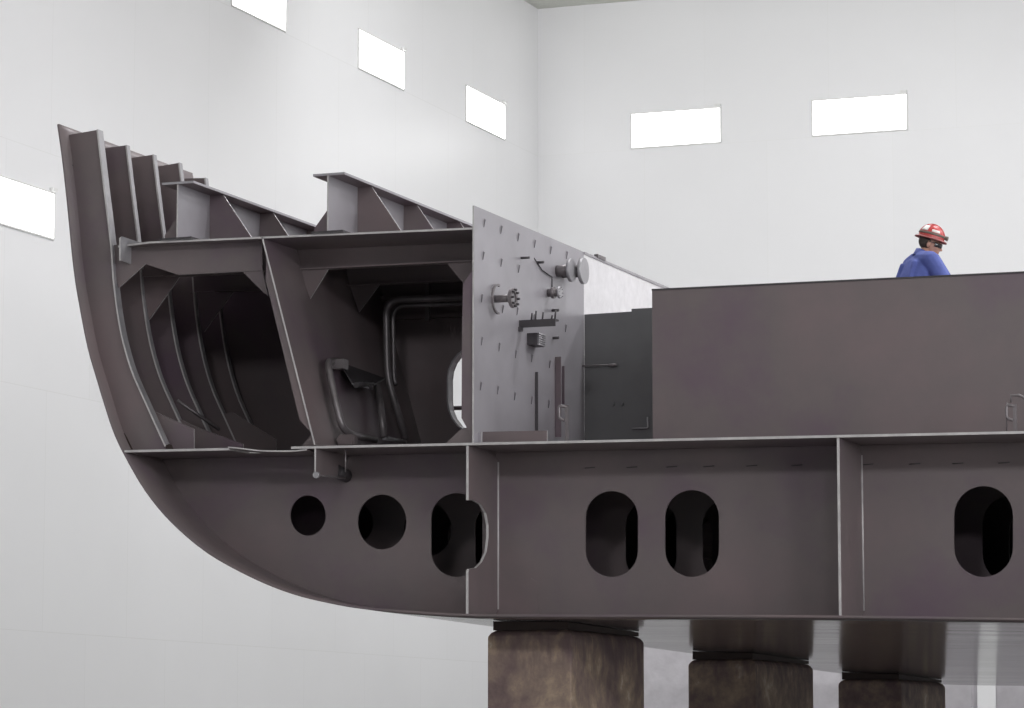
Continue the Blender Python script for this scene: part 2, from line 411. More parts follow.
# bilge knee brackets and margin plate
def tpart(name, pts, Y, th=0.014, mats=None, parent=None):
    bm = bmesh.new(); tplate(bm, [pxl(pts, Y)], Y, th); return finish(name, bm, mats or [M_PRIMER, M_EDGE], parent or SHIP)
tpart('bilge_bracket', [(147.7, 408.5), (194, 429), (194, 452), (168, 452), (161, 440)], YW + 0.12)
tpart('bilge_bracket', [(178, 418), (194, 426), (243, 444), (243, 453), (190, 453)], YF)
tpart('bilge_bracket', [(222, 414), (233, 412.5), (276, 439.5), (276, 450), (240, 456)], YF + DF)
bm = bmesh.new(); a, b = atY(177.5, 400.5, YF), atY(219.5, 429.5, YF + 0.35); tube(bm, [a, b], 0.018, 4); finish('stringer_bar', bm, M_PIPE, SHIP)
# warped strip of plating at the edge of the tank top
bm = bmesh.new()
st = catmull(pxl([(228, 447.8), (240, 449), (262, 451.4), (290, 451.8), (307, 450.3)], Y0 - 0.01), 4)
prism(bm, [[*st, *[(x, z + 0.012) for x, z in st[::-1]]]], lambda a, b: (a, Y0 - 0.012, b), lambda a, b: (a, Y0 + 0.3, b - 0.004)); finish('edge_strip', bm, [M_EDGE, M_PRIMER], SHIP)

# upper deck, beams, knees
dk1, dk2 = xz(150, 241.5, Y0), xz(472, 227.5, Y0)
def zdk(x, y=0): return dk1[1] + (x - dk1[0]) * (dk2[1] - dk1[1]) / (dk2[0] - dk1[0])
XP = atY(474, 320, Y0).x           # side bulkhead plate
xdl = atY(119, 243, YW).x
bm = bmesh.new(); hplate(bm, [[(xdl, Y0 + 0.15), (dk1[0], Y0), (XP - 0.02, Y0), (XP - 0.02, YM), (xdl, YM)]], zdk, 0.018)
finish('deck_plate', bm, [M_PRIMER, M_EDGE], SHIP)
bl1, bl2 = xz(178.5, 275, YF), xz(471, 260.7, YF)
def zbm(x): return bl1[1] + (x - bl1[0]) * (bl2[1] - bl1[1]) / (bl2[0] - bl1[0])
kn_l = [(119, 312), (151, 268.4)]
for k in range(2):
    y = YF + DF * k
    bm = bmesh.new(); xa = atY(138, 262, YF).x; xb = XP - 0.02
    tplate(bm, [[(xa, zbm(xa)), (xb, zbm(xb)), (xb, zdk(xb) - 0.018), (xa, zdk(xa) - 0.018)]], y, 0.012)
    b = finish('deck_beam', bm, [M_PRIMER, M_EDGE], SHIP)
    bm = bmesh.new(); prism(bm, [[(xa + 0.3, y - 0.05), (xb, y - 0.05), (xb, y + 0.06), (xa + 0.3, y + 0.06)]], lambda a, c: (a, c, zbm(a)), lambda a, c: (a, c, zbm(a) - 0.014))
    finish('face_flange', bm, [M_PRIMER, M_PRIMER], b)
# knees between side frames and beams
tpart('knee_bracket', [(111, 245), (143, 243), (200, 241.2), (262, 239), (262, 270.5), (178, 274.8), (145.5, 264), (118.5, 288), (115, 275)], YW + 0.03)
tpart('knee_bracket', [(141.5, 276), (180, 276.5), (149, 320)], YF + 0.02)
tpart('knee_bracket', [(196, 292), (233, 292.5), (204, 332)], YF + DF + 0.02)
tpart('knee_bracket', [(299, 268), (329, 268), (310, 299)], YF - 0.02)
tpart('knee_bracket', [(349, 284), (380, 284), (359, 312)], YF + DF - 0.02)
tpart('knee_bracket', [(446, 262), (472, 261), (472, 285), (463, 283)], YF - 0.02)
tpart('knee_bracket', [(241, 270), (262, 269), (268, 296), (262, 291)], YW + .04)
tpart('beam_stiffener', [(175, 258), (177.5, 258), (177.5, 274), (175, 274)], YF - 0.03, 0.03, [M_EDGE, M_EDGE])
# short stringer end standing proud of the first frame
Xs = atY(120.5, 250, 26.98).x
bm = bmesh.new(); lplate(bm, [[yz(120.5, 238, Xs), yz(122.5, 236.5, Xs), yz(143.5, 243.5, Xs), yz(143.5, 269, Xs), yz(122, 260.5, Xs), yz(120.5, 260.5, Xs)]], Xs, 0.014)
finish('stringer_end', bm, [M_FLANGE, M_EDGE], SHIP)

# sloping lengthwise bulkhead with its stiffeners
bt, bb = V(atY(263, 237, Y0)), V(atY(315.5, 444.5, Y0))
th = V((0.016, 0, 0.003))
YBK = 29.7
bm = bmesh.new()
q = [bt, V((bt.x, YBK, bt.z)), V((bb.x, YBK, bb.z)), bb]
va = [bm.verts.new(p) for p in q]; vb = [bm.verts.new(p - th) for p in q]
bm.faces.new(va); bm.faces.new(vb[::-1])
for i in range(4): bm.faces.new([va[i], va[(i + 1) % 4], vb[(i + 1) % 4], vb[i]]).material_index = 1
finish('sloping_bulkhead', bm, [M_PRIMER, M_EDGE], SHIP)
def bkx(z): return bt.x + (bb.x - bt.x) * (bt.z - z) / (bt.z - bb.z)
for k, w in ((0, 0.085), (1, 0.075)):
    y = Y0 + 0.02 + (DF * k if k == 0 else DF * k - 0.3)
    z1, z2, z3 = zdk(-12.7) - 0.45, atY(292, 420, Y0).z, atY(305, 433, Y0).z
    bm = bmesh.new(); tplate(bm, [[(bkx(z1 + 0.28) - 0.02, z1 + 0.28), (bkx(z1) - w - 0.02, z1 + 0.05), (bkx(z2) - w - 0.02, z2), (bkx(z3) - 0.02, z3)]], y, 0.014)
    finish('bulkhead_stiffener', bm, [M_PRIMER, M_EDGE], SHIP)
tpart('foot_bracket', [(302, 446), (313, 432), (317, 446)], Y0 + 0.12)
# hanging bracket below with its pipe end
bm = bmesh.new(); Xh = atY(316, 460, Y0).x
lplate(bm, [[yz(316, 447, Xh), yz(316, 474, Xh), (yz(316, 474, Xh)[0] + 0.6, yz(316, 474, Xh)[1] + 0.0), (YF, yz(316, 447, Xh)[1])]], Xh, 0.016)
hb = finish('hanging_bracket', bm, [M_PRIMER, M_EDGE], SHIP)
bm = bmesh.new(); p = atY(316.5, 475, Y0 - 0.02); tube(bm, [p - V((0, 0.02, 0)), p + V((0, .02, 0))], 0.03, 12); finish('pad_eye', bm, M_FLANGE, hb)
bm = bmesh.new(); p = atY(346.5, 476, YF); tube(bm, [p + V((0, -0.25, 0.03)), p + V((0, -0.01, 0.0))], 0.062, 16)
pe = finish('drain_pipe', bm, M_DARK, SHIP)
bm = bmesh.new(); tube(bm, [atY(345.5, 449, Y0 + .1), atY(345.5, 472, Y0 + 0.1)], 0.007, 6); tube(bm, [atY(317, 475, Y0 + .1), atY(345, 478, YF - .2)], 0.012, 6); finish('stay_rod', bm, M_PIPE, SHIP)

# deck girders: web, flange and tripping brackets
def deck_girder(wpx, ytop, ybot, fl, br, left=None, yend=30.7):
    X = atY(wpx, (ytop + ybot) / 2, Y0).x; zt = atY(wpx, ytop, Y0).z; zb = zdk(X)
    bm = bmesh.new(); lplate(bm, [[(Y0 + 0.01, zb), (Y0 + 0.01, zt), (yend, zt), (yend, zb)]], X, 0.014); g = finish('deck_girder', bm, [M_PLATE, M_EDGE], SHIP)
    x0, x1 = atY(fl[0], ytop, Y0).x, atY(fl[1], ytop, Y0).x
    bm = bmesh.new(); hplate(bm, [[(x0, Y0), (x1, Y0), (x1, yend), (x0, yend)]], lambda a, c: zt + 0.022, 0.022); finish('top_flange', bm, [M_PRIMER, M_PLATE], g)
    bm = bmesh.new(); hplate(bm, [[(x0 + 0.0, Y0 - 0.03), (x1, Y0 - 0.03), (x1, Y0 + 0.25), (x0, Y0 + 0.25)]], lambda a, c: zb + 0.024, 0.022); finish('base_plate', bm, [M_FLANGE, M_DARK], g)
    h = zt - zb; y = Y0 + 0.68
    for i in range(3):
        yb = y + DF * i
        bm = bmesh.new(); tplate(bm, [[(X, zb), (X, zt), (X + 0.14, zt), (X + 0.44, zb + 0.11), (X + 0.44, zb)]], yb, 0.014); finish('tripping_bracket', bm, [M_PRIMER, M_EDGE], g)
        if left and i == 0: yb = Y0 + 0.12
        if left:
            bm = bmesh.new(); tplate(bm, [[(X - 0.014, zb), (X - 0.014, zb + 0.30), (X - 0.19, zb + 0.08), (X - 0.19, zb)]], yb, 0.014); finish('tripping_bracket', bm, [M_PRIMER, M_EDGE], g)
deck_girder(177.5, 184, 239, (162, 193.5), None, True)
deck_girder(328, 175.5, 231, (313, 344.5), None, True)
# side bulkhead plate with studs and pipe penetrations
zpt = atY(474, 205.5, Y0).z
YPL = atX(584, 340, XP).y
bm = bmesh.new(); lplate(bm, [[(Y0, ztt(XP)), (Y0, zpt), (YPL, zpt), (YPL, ztt(XP))]], XP, 0.016)
SB = finish('side_bulkhead', bm, [M_PLATE, M_EDGE], SHIP)
bm = bmesh.new(); lplate(bm, [[(YPL + 0.001, ztt(XP)), (YPL + 0.001, zpt), (33.6, zpt), (33.6, ztt(XP))]], XP, 0.016); finish('glare_bulkhead_plate', bm, [M_WHITEPL, M_PRIMER], SHIP)  # same plating, coloured pale to stand in for glare on it
bm = bmesh.new(); prism(bm, [[(YPL, zpt), (33.6, zpt), (33.6, zpt - 0.03), (YPL, zpt - 0.022)]], lambda a, b: (XP + 0.01, a, b), lambda a, b: (XP + 0.001, a, b)); finish('edge_bar', bm, [M_FLANGE, M_FLANGE], SHIP)
bm = bmesh.new(); p = atX(600, 256, XP); box(bm, (XP - .02, p.y - 0.12, zpt - 0.005), (XP + .02, p.y + 0.12, zpt + 0.03)); finish('edge_clamp', bm, M_PIPE, SHIP)
tpart('edge_stiffener', [(463, 284), (472.5, 270), (472.5, 436), (468, 430), (461.5, 418), (462, 330)], Y0 + 0.02)
tpart('foot_bracket', [(446, 443), (461, 429), (472, 426), (472, 443)], Y0 + 0.05)
def pl(x, y, off=0.0): p = atX(x, y, XP); return V((XP + off, p.y, p.z))
studs = [(483.5, 223), (500.5, 229.5), (517.5, 237), (534, 243.5), (550, 250), (566, 255), (482.5, 255.5), (500.5, 262.5), (518, 268.5), (502, 309), (516.5, 311), (565, 328),
         (481, 341), (498.5, 347), (515, 354), (531, 358), (549, 364), (480, 386), (497, 390), (514, 396), (531, 400), (548, 404), (481, 298), (533, 318), (550, 322)]
for i, (x, y) in enumerate(studs):
    c = pl(x, y); bm = bmesh.new(); h = 0.04 if y > 215 else 0.03
    tube(bm, [c + V((0.004, 0.0, -h)), c + V((0.012, 0.01, h * 0.7)), c + V((0.004, 0.02, h))], [0.003, 0.008, 0.003], 6)
    finish('insulation_pin', bm, M_PIN, SB)
def stub(x, y, r, L, fr, ft=0.025, name='pipe_stub', mat=None, nb=8, mid=None):
    c = pl(x, y); bm = bmesh.new(); tube(bm, [c, c + V((L, 0, 0))], r, 18); o = finish(name, bm, mat or M_PIPE, SB)
    if mid:
        bm = bmesh.new(); tube(bm, [c + V((mid[0], 0, 0)), c + V((mid[0] + 0.03, 0, 0))], mid[1], 18); finish('collar', bm, M_PIPE, SB)
    bm = bmesh.new(); tube(bm, [c + V((L, 0, 0)), c + V((L + ft, 0, 0))], fr, 26)
    for k in range(nb):
        a = 2 * math.pi * k / nb; d = V((0, math.cos(a), math.sin(a))) * (fr * 0.82)
        tube(bm, [c + d + V((L + ft - .003, 0, 0)), c + d + V((L + ft + 0.012, 0, 0))], fr * 0.09, 6)
    return finish('pipe_flange', bm, M_FLANGE, SB)
# pipe with open ring flange and crescent backing ring
c = pl(494, 299)
bm = bmesh.new(); tube(bm, [c, c + V((0.17, 0, 0))], 0.035, 18); finish('pipe_stub', bm, M_PIPE, SB)
bm = bmesh.new()
n = 24; arc = [math.radians(75 + 205 * k / n) for k in range(n + 1)]
prism(bm, [[(math.cos(a) * 0.15, math.sin(a) * 0.14) for a in arc] + [(math.cos(a) * 0.125, math.sin(a) * 0.122) for a in arc[::-1]]], lambda a, b: (c.x + 0.02, c.y + 0.02 + a, c.z + b), lambda a, b: (c.x + 0.04, c.y + 0.02 + a, c.z + b), rim=0)
finish('backing_ring', bm, M_PIPE, SB)
bm = bmesh.new(); pts = ring(0, 0, 0.092, 0.092, 24); pin = ring(0, 0, 0.055, 0.055, 24)
prism(bm, [pts, pin[::-1]], lambda a, b: (c.x + 0.17, c.y + a, c.z + b), lambda a, b: (c.x + 0.20, c.y + a, c.z + b), rim=0)
for k in range(8):
    a = 2 * math.pi * k / 8; d = V((0, math.cos(a), math.sin(a))) * 0.074
    tube(bm, [c + d + V((.195, 0, 0)), c + d + V((.225, 0, 0))], 0.012, 6, 1)
tube(bm, [c + V((0.15, 0, 0)), c + V((0.185, 0, 0))], 0.055, 20, 2)
finish('ring_flange', bm, [M_PIPE, M_DARK, M_FLANGE], SB)
stub(557, 271, 0.055, 0.13, 0.112, 0.03, nb=0)
stub(563, 272, 0.06, 0.19, 0.128, 0.035, nb=0)
stub(548, 293, 0.038, 0.11, 0.058, 0.02, mid=(0.04, 0.055))
def bar(name, a, b, r, m=M_PIPE, n=8):
    bm = bmesh.new(); tube(bm, [a, b], r, n); return finish(name, bm, m, SB)
bar('pin_bar', pl(521, 258), pl(521, 258, 0.085), 0.012, M_DARK); bar('pin_bar', pl(537, 262.5), pl(537, 262.5, 0.07), 0.013, M_DARK)
bar('pin_bar', pl(552, 310.5), pl(552, 310.5, 0.07), 0.014, M_DARK); bar('pin_bar', pl(553, 338), pl(553, 338, 0.06), 0.014, M_DARK); bar('pin_bar', pl(556, 358), pl(556, 358, 0.05), 0.013)
bm = bmesh.new(); w = [pl(534, 258), pl(541, 270, .01), pl(551, 277, .01), pl(551, 287, 0.01)]; tube(bm, w, 0.006, 6); finish('wire', bm, M_DARK, SB)
# angle shelf with pegs
c = pl(519, 324); bm = bmesh.new(); box(bm, (c.x, c.y, c.z - 0.035), (c.x + 0.36, c.y + 0.014, c.z + 0.035)); box(bm, (c.x, c.y + 0.014, c.z + 0.02), (c.x + 0.36, c.y + 0.10, c.z + 0.035)); finish('angle_shelf', bm, M_DARK, SB)
bm = bmesh.new(); box(bm, (c.x, c.y - 0.02, c.z - 0.07), (c.x + 0.03, c.y + 0.03, c.z - 0.03)); finish('shelf_lug', bm, M_DARK, SB)
for dx, h in ((0.10, 0.07), (0.14, 0.09), (0.21, 0.075), (0.30, 0.04), (0.335, 0.09)):
    bar('peg', V((c.x + dx, c.y + 0.06, c.z + 0.035)), V((c.x + dx + 0.01, c.y + 0.06, c.z + 0.035 + h)), 0.009, M_DARK, 6)
c = pl(527, 339); bm = bmesh.new(); box(bm, (c.x, c.y, c.z - 0.055), (c.x + 0.10, c.y + 0.22, c.z + 0.055)); finish('junction_box', bm, [M_DARK], SB)
bm = bmesh.new()
for k in range(6): tube(bm, [V((c.x + .105, c.y + 0.02, c.z + 0.05 - 0.02 * k)), V((c.x + .105, c.y + 0.2, c.z + 0.05 - 0.02 * k))], 0.009, 8)
finish('lit_box_ribs', bm, M_FLANGE, SB)  # ribbed box face in paler steel, painting the light on it
# vertical flat bars and low plate by the tank top
for x0, x1, y0, y1, m in ((535, 538, 372, 431, M_DARK), (555, 561.5, 357, 437, M_PRIMER), (562, 564.5, 366, 404, M_PRIMER)):
    a, b = pl(x0, y0), pl(x0, y1); wdt = (x1 - x0) / 110.0
    bm = bmesh.new(); box(bm, (XP + 0.001, a.y, b.z), (XP + wdt, a.y + 0.012, a.z)); finish('flat_bar', bm, m, SB)
tpart('low_plate', [(481, 431.8), (547, 430.5), (547, 442), (481, 442)], Y0 + 0.22)
tpart('low_plate', [(475, 433), (481, 432), (481, 442), (475, 442)], Y0 + 0.1, 0.014, [M_PLATE, M_EDGE])
def hook_post(x, y0, y1, Y, flip=1):
    bm = bmesh.new(); a, b = atY(x, y0, Y), atY(x, y1, Y)
    box(bm, (a.x - 0.014, Y, ztt(a.x) - 0.002), (a.x + 0.014, Y + 0.03, a.z)); o = finish('hook_post', bm, [M_PIPE], SHIP)
    bm = bmesh.new(); tube(bm, fillet([a + V((0, 0.01, -0.02)), a + V((-0.07 * flip, 0, 0.0)), a + V((-0.07 * flip, 0, -0.12)), a + V((-0.02 * flip, 0, -0.14))], 0.03), 0.013, 8); finish('hook', bm, M_PIPE, o)
hook_post(566.5, 405, 439, Y0 + 0.4)
hook_post(1014.5, 404, 431, Y0 + 0.3, 1)
bm = bmesh.new(); a = atY(1011, 395.5, Y0 + .3); tube(bm, [a + V((0, 0, -.06)), a, a + V((0.07, 0, 0)), a + V((0.16, 0, -0.05))], 0.012, 8); tube(bm, [atY(1007, 402, Y0 + .32), atY(1006.5, 431, Y0 + .32)], 0.006, 6); finish('tie_rod', bm, M_PIPE, SHIP)

# grey transverse plate behind, with rod
YG = YPL + 0.0
gp = [(584.5, 314.5), (631.5, 311.5), (631.5, 308.8), (700, 305.5), (700, 470), (584.5, 470)]
g = pxl(gp, YG); zfl = ztt(-9.5)
g = [(x, max(z, zfl)) for x, z in g]
M_GREY = steel('grey_primer_panel', (0.105, 0.105, 0.110), (0.13, 0.13, 0.136), 0.45, 1.2, 0, 0.003)
bm = bmesh.new(); tplate(bm, [g], YG, 0.014); GP = finish('grey_bulkhead', bm, [M_GREY, M_EDGE], SHIP)
bm = bmesh.new(); tube(bm, [atY(575, 366, YG - .05), atY(617, 364.5, YG - .05)], 0.007, 8); tube(bm, [atY(609, 365.4, YG - .05), atY(616, 364.7, YG - .05)], 0.016, 8); finish('latch_rod', bm, M_PIPE, GP)
bm = bmesh.new(); tube(bm, fillet([atY(574.5, 360, YG - .06), atY(573.5, 367, YG - .06), atY(575.5, 369, YG - .06)], .02), 0.02, 8); finish('latch_hook', bm, M_FLANGE, GP)
bm = bmesh.new(); tube(bm, fillet([atY(632, 428.5, YG - .03), atY(648, 428, YG - .03), atY(647.5, 417, YG - .03)], .02), 0.008, 6); finish('step_rung', bm, M_FLANGE, GP)
for x in (613, 622):
    bm = bmesh.new(); p = atY(x, 404, YG); tube(bm, [p, p - V((0, 0.02, 0))], 0.02, 10); finish('bolt_head', bm, M_GREY, GP)

# tall coaming plate in front of the worker
YC = 27.9
cw = pxl([(652, 290.6), (1024, 273)], YC)
slp = (cw[1][1] - cw[0][1]) / (cw[1][0] - cw[0][0]); ztc = lambda x: cw[0][1] + (x - cw[0][0]) * slp
bm = bmesh.new(); x0 = cw[0][0]; tplate(bm, [[(x0, ztt(x0)), (XE, ztt(XE)), (XE, ztc(XE)), (x0, ztc(x0))]], YC, 0.014, rim=0)
CW = finish('coaming_plate', bm, [M_PRIMER, M_PRIMER], SHIP)
bm = bmesh.new(); lplate(bm, [[(YC + .014, ztt(x0)), (YC + .014, ztc(x0)), (YG, ztc(x0)), (YG, ztt(x0))]], x0 + 0.014, 0.014, rim=0); finish('coaming_return', bm, [M_PRIMER, M_PRIMER], SHIP)
bm = bmesh.new(); prism(bm, [[(x0, YC - .012), (XE, YC - .012), (XE, YC + .05), (x0, YC + .05)]], lambda a, c: (a, c, ztc(a) + 0.014), lambda a, c: (a, c, ztc(a)), rim=0); finish('coaming_lip', bm, [M_DARK], CW)

# inside: far bulkhead with oval opening
YR = 29.7
ov = stadium(452, 346, 520, 436, 12)
ovo = stadium(446.5, 340.5, 525, 441, 12)
bm = bmesh.new()
xa, xb = shell_x(4.6) + 0.02, XP - 0.016
zA = zdk(-12) - 0.03
side = [p for p in inner_edge(YR, 0.03) if ztt(-14) + 0.02 < p[1] < zA]
outl = [(side[0][0], zA)] + side + [(side[-1][0] + 0.03, ztt(-14)), (xb, ztt(xb)), (xb, zA)]
tplate(bm, [outl, pxl(ov, YR)], YR, 0.014, rim=0)
RB = finish('far_bulkhead', bm, [M_PRIMER, M_EDGE], SHIP)
bm = bmesh.new(); a, b = pxl(ovo, YR), pxl(ov, YR)
prism(bm, [b, pxl(stadium(450.5, 344.5, 521.5, 437.5, 12), YR)][::-1], lambda a, b: (a, YR - 0.10, b), lambda a, b: (a, YR + 0.03, b), rim=0); finish('opening_rim', bm, [M_FLANGE], RB)
for y in (300, 320):
    p1, p2 = atY(372, y, YR), atY(560, y - 4, YR)
    bm = bmesh.new(); box(bm, (p1.x, YR - 0.08, p1.z - 0.02), (xb, YR, p1.z + 0.02)); finish('bulkhead_stiffener', bm, M_PRIMER, RB)
bm = bmesh.new(); tube(bm, [atY(440, 408.5, YR + .5), atY(540, 406, YR + .5)], 0.022, 10); finish('rail', bm, M_PIPE, SHIP)
bm = bmesh.new(); p = atY(427, 300, YR - .2); box(bm, (p.x - 0.02, p.y, p.z - 0.2), (p.x + 0.02, p.y + 0.05, p.z + 0.18)); finish('pipe_hanger', bm, M_PIPE, SHIP)

# pipe rails against the sloping bulkhead
def off(p, d=0.06): return V((bkx(p.z) + d, p.y, p.z))
def onbk(x, y, d=0.08):      # point where the sight line meets the sloping bulkhead, held d off it
    r = ray(x, y); n = V((1, 0, (bb.x - bt.x) / (bt.z - bb.z) * 1.0)); 
    n = V((bt.z - bb.z, 0, bb.x - bt.x)).normalized()
    p0 = bt + n * d; t = n.dot(p0 - CAM) / n.dot(r); return CAM + r * t
def pipe(name, pts, r, rad=0.12, parent=None, m=None):
    bm = bmesh.new(); tube(bm, fillet(pts, rad, 8), r, 12); return finish(name, bm, m or M_PIPE, parent or SHIP)
yk = onbk(388, 380).y
pipe('bent_pipe', [atY(470, 297, yk), atY(386, 300, yk), atY(387.5, 378, yk), onbk(406, 439)], 0.034, 0.16)
pipe('bent_pipe', [atY(470, 303, yk + .1), atY(392.5, 306, yk + .1), atY(394, 378, yk + .1), atY(396, 385, yk + .1)], 0.022, 0.14)
pipe('grab_rail', [onbk(336, 361, 0.02), onbk(327.5, 362, .12), onbk(333, 390, 0.12), onbk(342, 428, 0.12), onbk(352, 435, 0.12), onbk(375, 440, .1)], 0.034, 0.12)
pipe('grab_rail', [onbk(384, 438, .1), onbk(405, 442, .1)], 0.022, 0.05, m=M_FLANGE)
pts = [onbk(334, 366, .02), onbk(342, 360, .02), onbk(386, 377, .02), onbk(376, 384, .02)]
bm = bmesh.new(); n = V((0.96, 0, 0.27)); 
a = onbk(340, 362, .02); b = onbk(385, 378, .02)
va = [bm.verts.new(p) for p in (a, b, onbk(369, 387, .2), onbk(352, 383, .18))]; vb = [bm.verts.new(v.co - V((0, 0, 0.016))) for v in va]
bm.faces.new(va).material_index = 0; bm.faces.new(vb[::-1])
for i in range(4): bm.faces.new([va[i], va[(i + 1) % 4], vb[(i + 1) % 4], vb[i]]).material_index = 1
finish('bracket_shelf', bm, [M_DARK, M_FLANGE], SHIP)
pipe('support_leg', [onbk(377, 384, .1), onbk(381, 410, .1), onbk(384, 438, .1)], 0.035, 0.05)
bm = bmesh.new(); p = onbk(356, 385, .2); tube(bm, [p, onbk(372, 383, .2)], 0.03, 6); tube(bm, [onbk(368, 383, .2), onbk(371, 389, .2)], 0.025, 6); finish('shelf_bracket', bm, M_DARK, SHIP)
bm = bmesh.new(); p = atY(349, 440, Y0 + .5); box(bm, p + V((-0.10, -0.05, -0.06)), p + V((0.07, 0.05, 0.05))); bmesh.ops.bevel(bm, geom=bm.edges[:], offset=0.015, segments=2, affect='EDGES'); 
tube(bm, [p + V((-0.07, -0.06, 0)), p + V((-0.07, 0.06, 0))], 0.03, 10); finish('rail_foot', bm, M_PRIMER, SHIP)
bm = bmesh.new(); p = onbk(338, 364, .1); box(bm, p + V((-0.03, -0.06, -0.05)), p + V((0.08, 0.06, 0.04))); finish('rail_clamp', bm, M_PIPE, SHIP)

# inner platform the worker stands on
ZP = 4.635
bm = bmesh.new(); hplate(bm, [[(x0 + 0.02, YC + 0.02), (XE, YC + 0.02), (XE, 31.0), (x0 + 0.02, 31.0)]], lambda a, c: ZP, 0.02)
for xx in (x0 + 0.2, -6, -4, XE - 0.1): box(bm, (xx, YC + 0.05, ztt(xx)), (xx + 0.02, 30.8, ZP - 0.02))
finish('inner_platform', bm, [M_PRIMER, M_EDGE], SHIP)

# ------------------------------------------------------------------ supports
def support_block(x0, x1, xs, ytl, Y, label):
    a, b = atY(x0, ytl, Y), atY(x1, ytl, Y); bside = atX(xs, ytl, b.x)
    zh = drop(shell_z(max(b.x, a.x)), Y); zt = min(a.z, zh - 0.07)
    d = bside.y - Y; c = V(((a.x + b.x) / 2, Y + d / 2, 0))
    t = thing('support_block', label, 'concrete block', c, 'stained concrete blocks under the hull')
    W, D = (b.x - a.x) / 2, d / 2
    bm = bmesh.new(); box(bm, (-W, -D, 0), (W, D, zt))
    ed = [e for e in bm.edges if all(v.co.z > zt - 0.01 for v in e.verts)]
    bmesh.ops.bevel(bm, geom=ed, offset=0.09, segments=4, affect='EDGES', profile=0.5)
    ve = [e for e in bm.edges if abs(e.verts[0].co.z - e.verts[1].co.z) > 1]
    bmesh.ops.bevel(bm, geom=ve, offset=0.012, segments=1, affect='EDGES')
    o = finish('block_body', bm, M_BLOCK, t)
    xs_ = [-W + 0.04 + (2 * W - 0.08) * k / 10 for k in range(11)]; y0_, y1_ = -D + 0.04, D - 0.04
    lp = [(p, drop(shell_z(p + c.x), y0_ + c.y) - 0.006) for p in xs_] + [(xs_[-1], zt - 0.001), (xs_[0], zt - 0.001)]
    dz = 0.0135 * (y1_ - y0_)
    bm = bmesh.new(); prism(bm, [lp], lambda p, q: (p, y0_, q), lambda p, q: (p, y1_, q - (dz if q > zt else 0)), rim=0)
    finish('gap_shade_packing', bm, M_GAPSHADE, t)  # packing, widened and darkened to stand in for shade under the hull
    return t
support_block(487.5, 571, 644, 628, 27.75, 'largest stained brown concrete block, leftmost under the hull')
support_block(688, 755, 813, 654, 34.6, 'ochre stained concrete block under the hull, middle of the three')
support_block(838, 901, 945, 671, 41.2, 'smallest dark brown concrete block under the hull, rightmost of the three')
def column(x0, x1, Y, dpt, h, label, base=True):
    a, b = atY(x0, 680, Y), atY(x1, 680, Y); c = V(((a.x + b.x) / 2, Y + dpt / 2, 0)); W = (b.x - a.x) / 2
    bm = bmesh.new(); box(bm, (-W, -dpt / 2, 0), (W, dpt / 2, h)); bmesh.ops.bevel(bm, geom=[e for e in bm.edges], offset=0.03, segments=2, affect='EDGES')
    t = thing('concrete_support', label, 'support', c, 'grey pillars behind the concrete blocks')
    finish('shaft', bm, M_GREYBLOCK, t)
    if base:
        bm = bmesh.new(); e = 0.012; box(bm, (-W - e, -dpt / 2 - e, 0), (W + e, dpt / 2 + e, 2.22)); finish('reflector_base', bm, M_WHITEPL, t)  # white base added out of view to brighten the hull-bottom reflection
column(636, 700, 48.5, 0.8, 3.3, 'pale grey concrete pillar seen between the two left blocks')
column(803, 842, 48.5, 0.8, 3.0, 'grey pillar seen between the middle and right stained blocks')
column(936, 973, 48.5, 0.3, 3.0, 'grey pillar just right of the smallest stained block', False)
column(995, 1050, 48.5, 0.8, 3.0, 'grey pillar at the right edge of the picture under the hull', False)

# ------------------------------------------------------------------ the worker
M_SKIN = plain('skin', (0.50, 0.27, 0.20), 0.5); M_SHIRT = steel('blue_work_shirt', (0.08, 0.105, 0.34), (0.105, 0.14, 0.43), 0.8, 9, 0, 0.01)
M_TROUS = plain('dark_blue_trousers', (0.05, 0.06, 0.12), 0.85); M_BOOT = plain('boot_leather', (0.06, 0.04, 0.03), 0.6)
M_HAT = plain('red_helmet', (0.52, 0.07, 0.07), 0.28); M_HATW = plain('white_sticker', (0.8, 0.76, 0.74), 0.4); M_BAND = plain('grey_strap', (0.16, 0.13, 0.11), 0.7)
M_BRIM = plain('weathered_red_brim', (0.30, 0.075, 0.07), 0.5)
M_LENS = plain('dark_lens', (0.02, 0.02, 0.022), 0.12); M_HAIR = plain('dark_hair', (0.05, 0.035, 0.028), 0.7)
M_EYE = plain('eye_white', (0.7, 0.68, 0.66), 0.3)

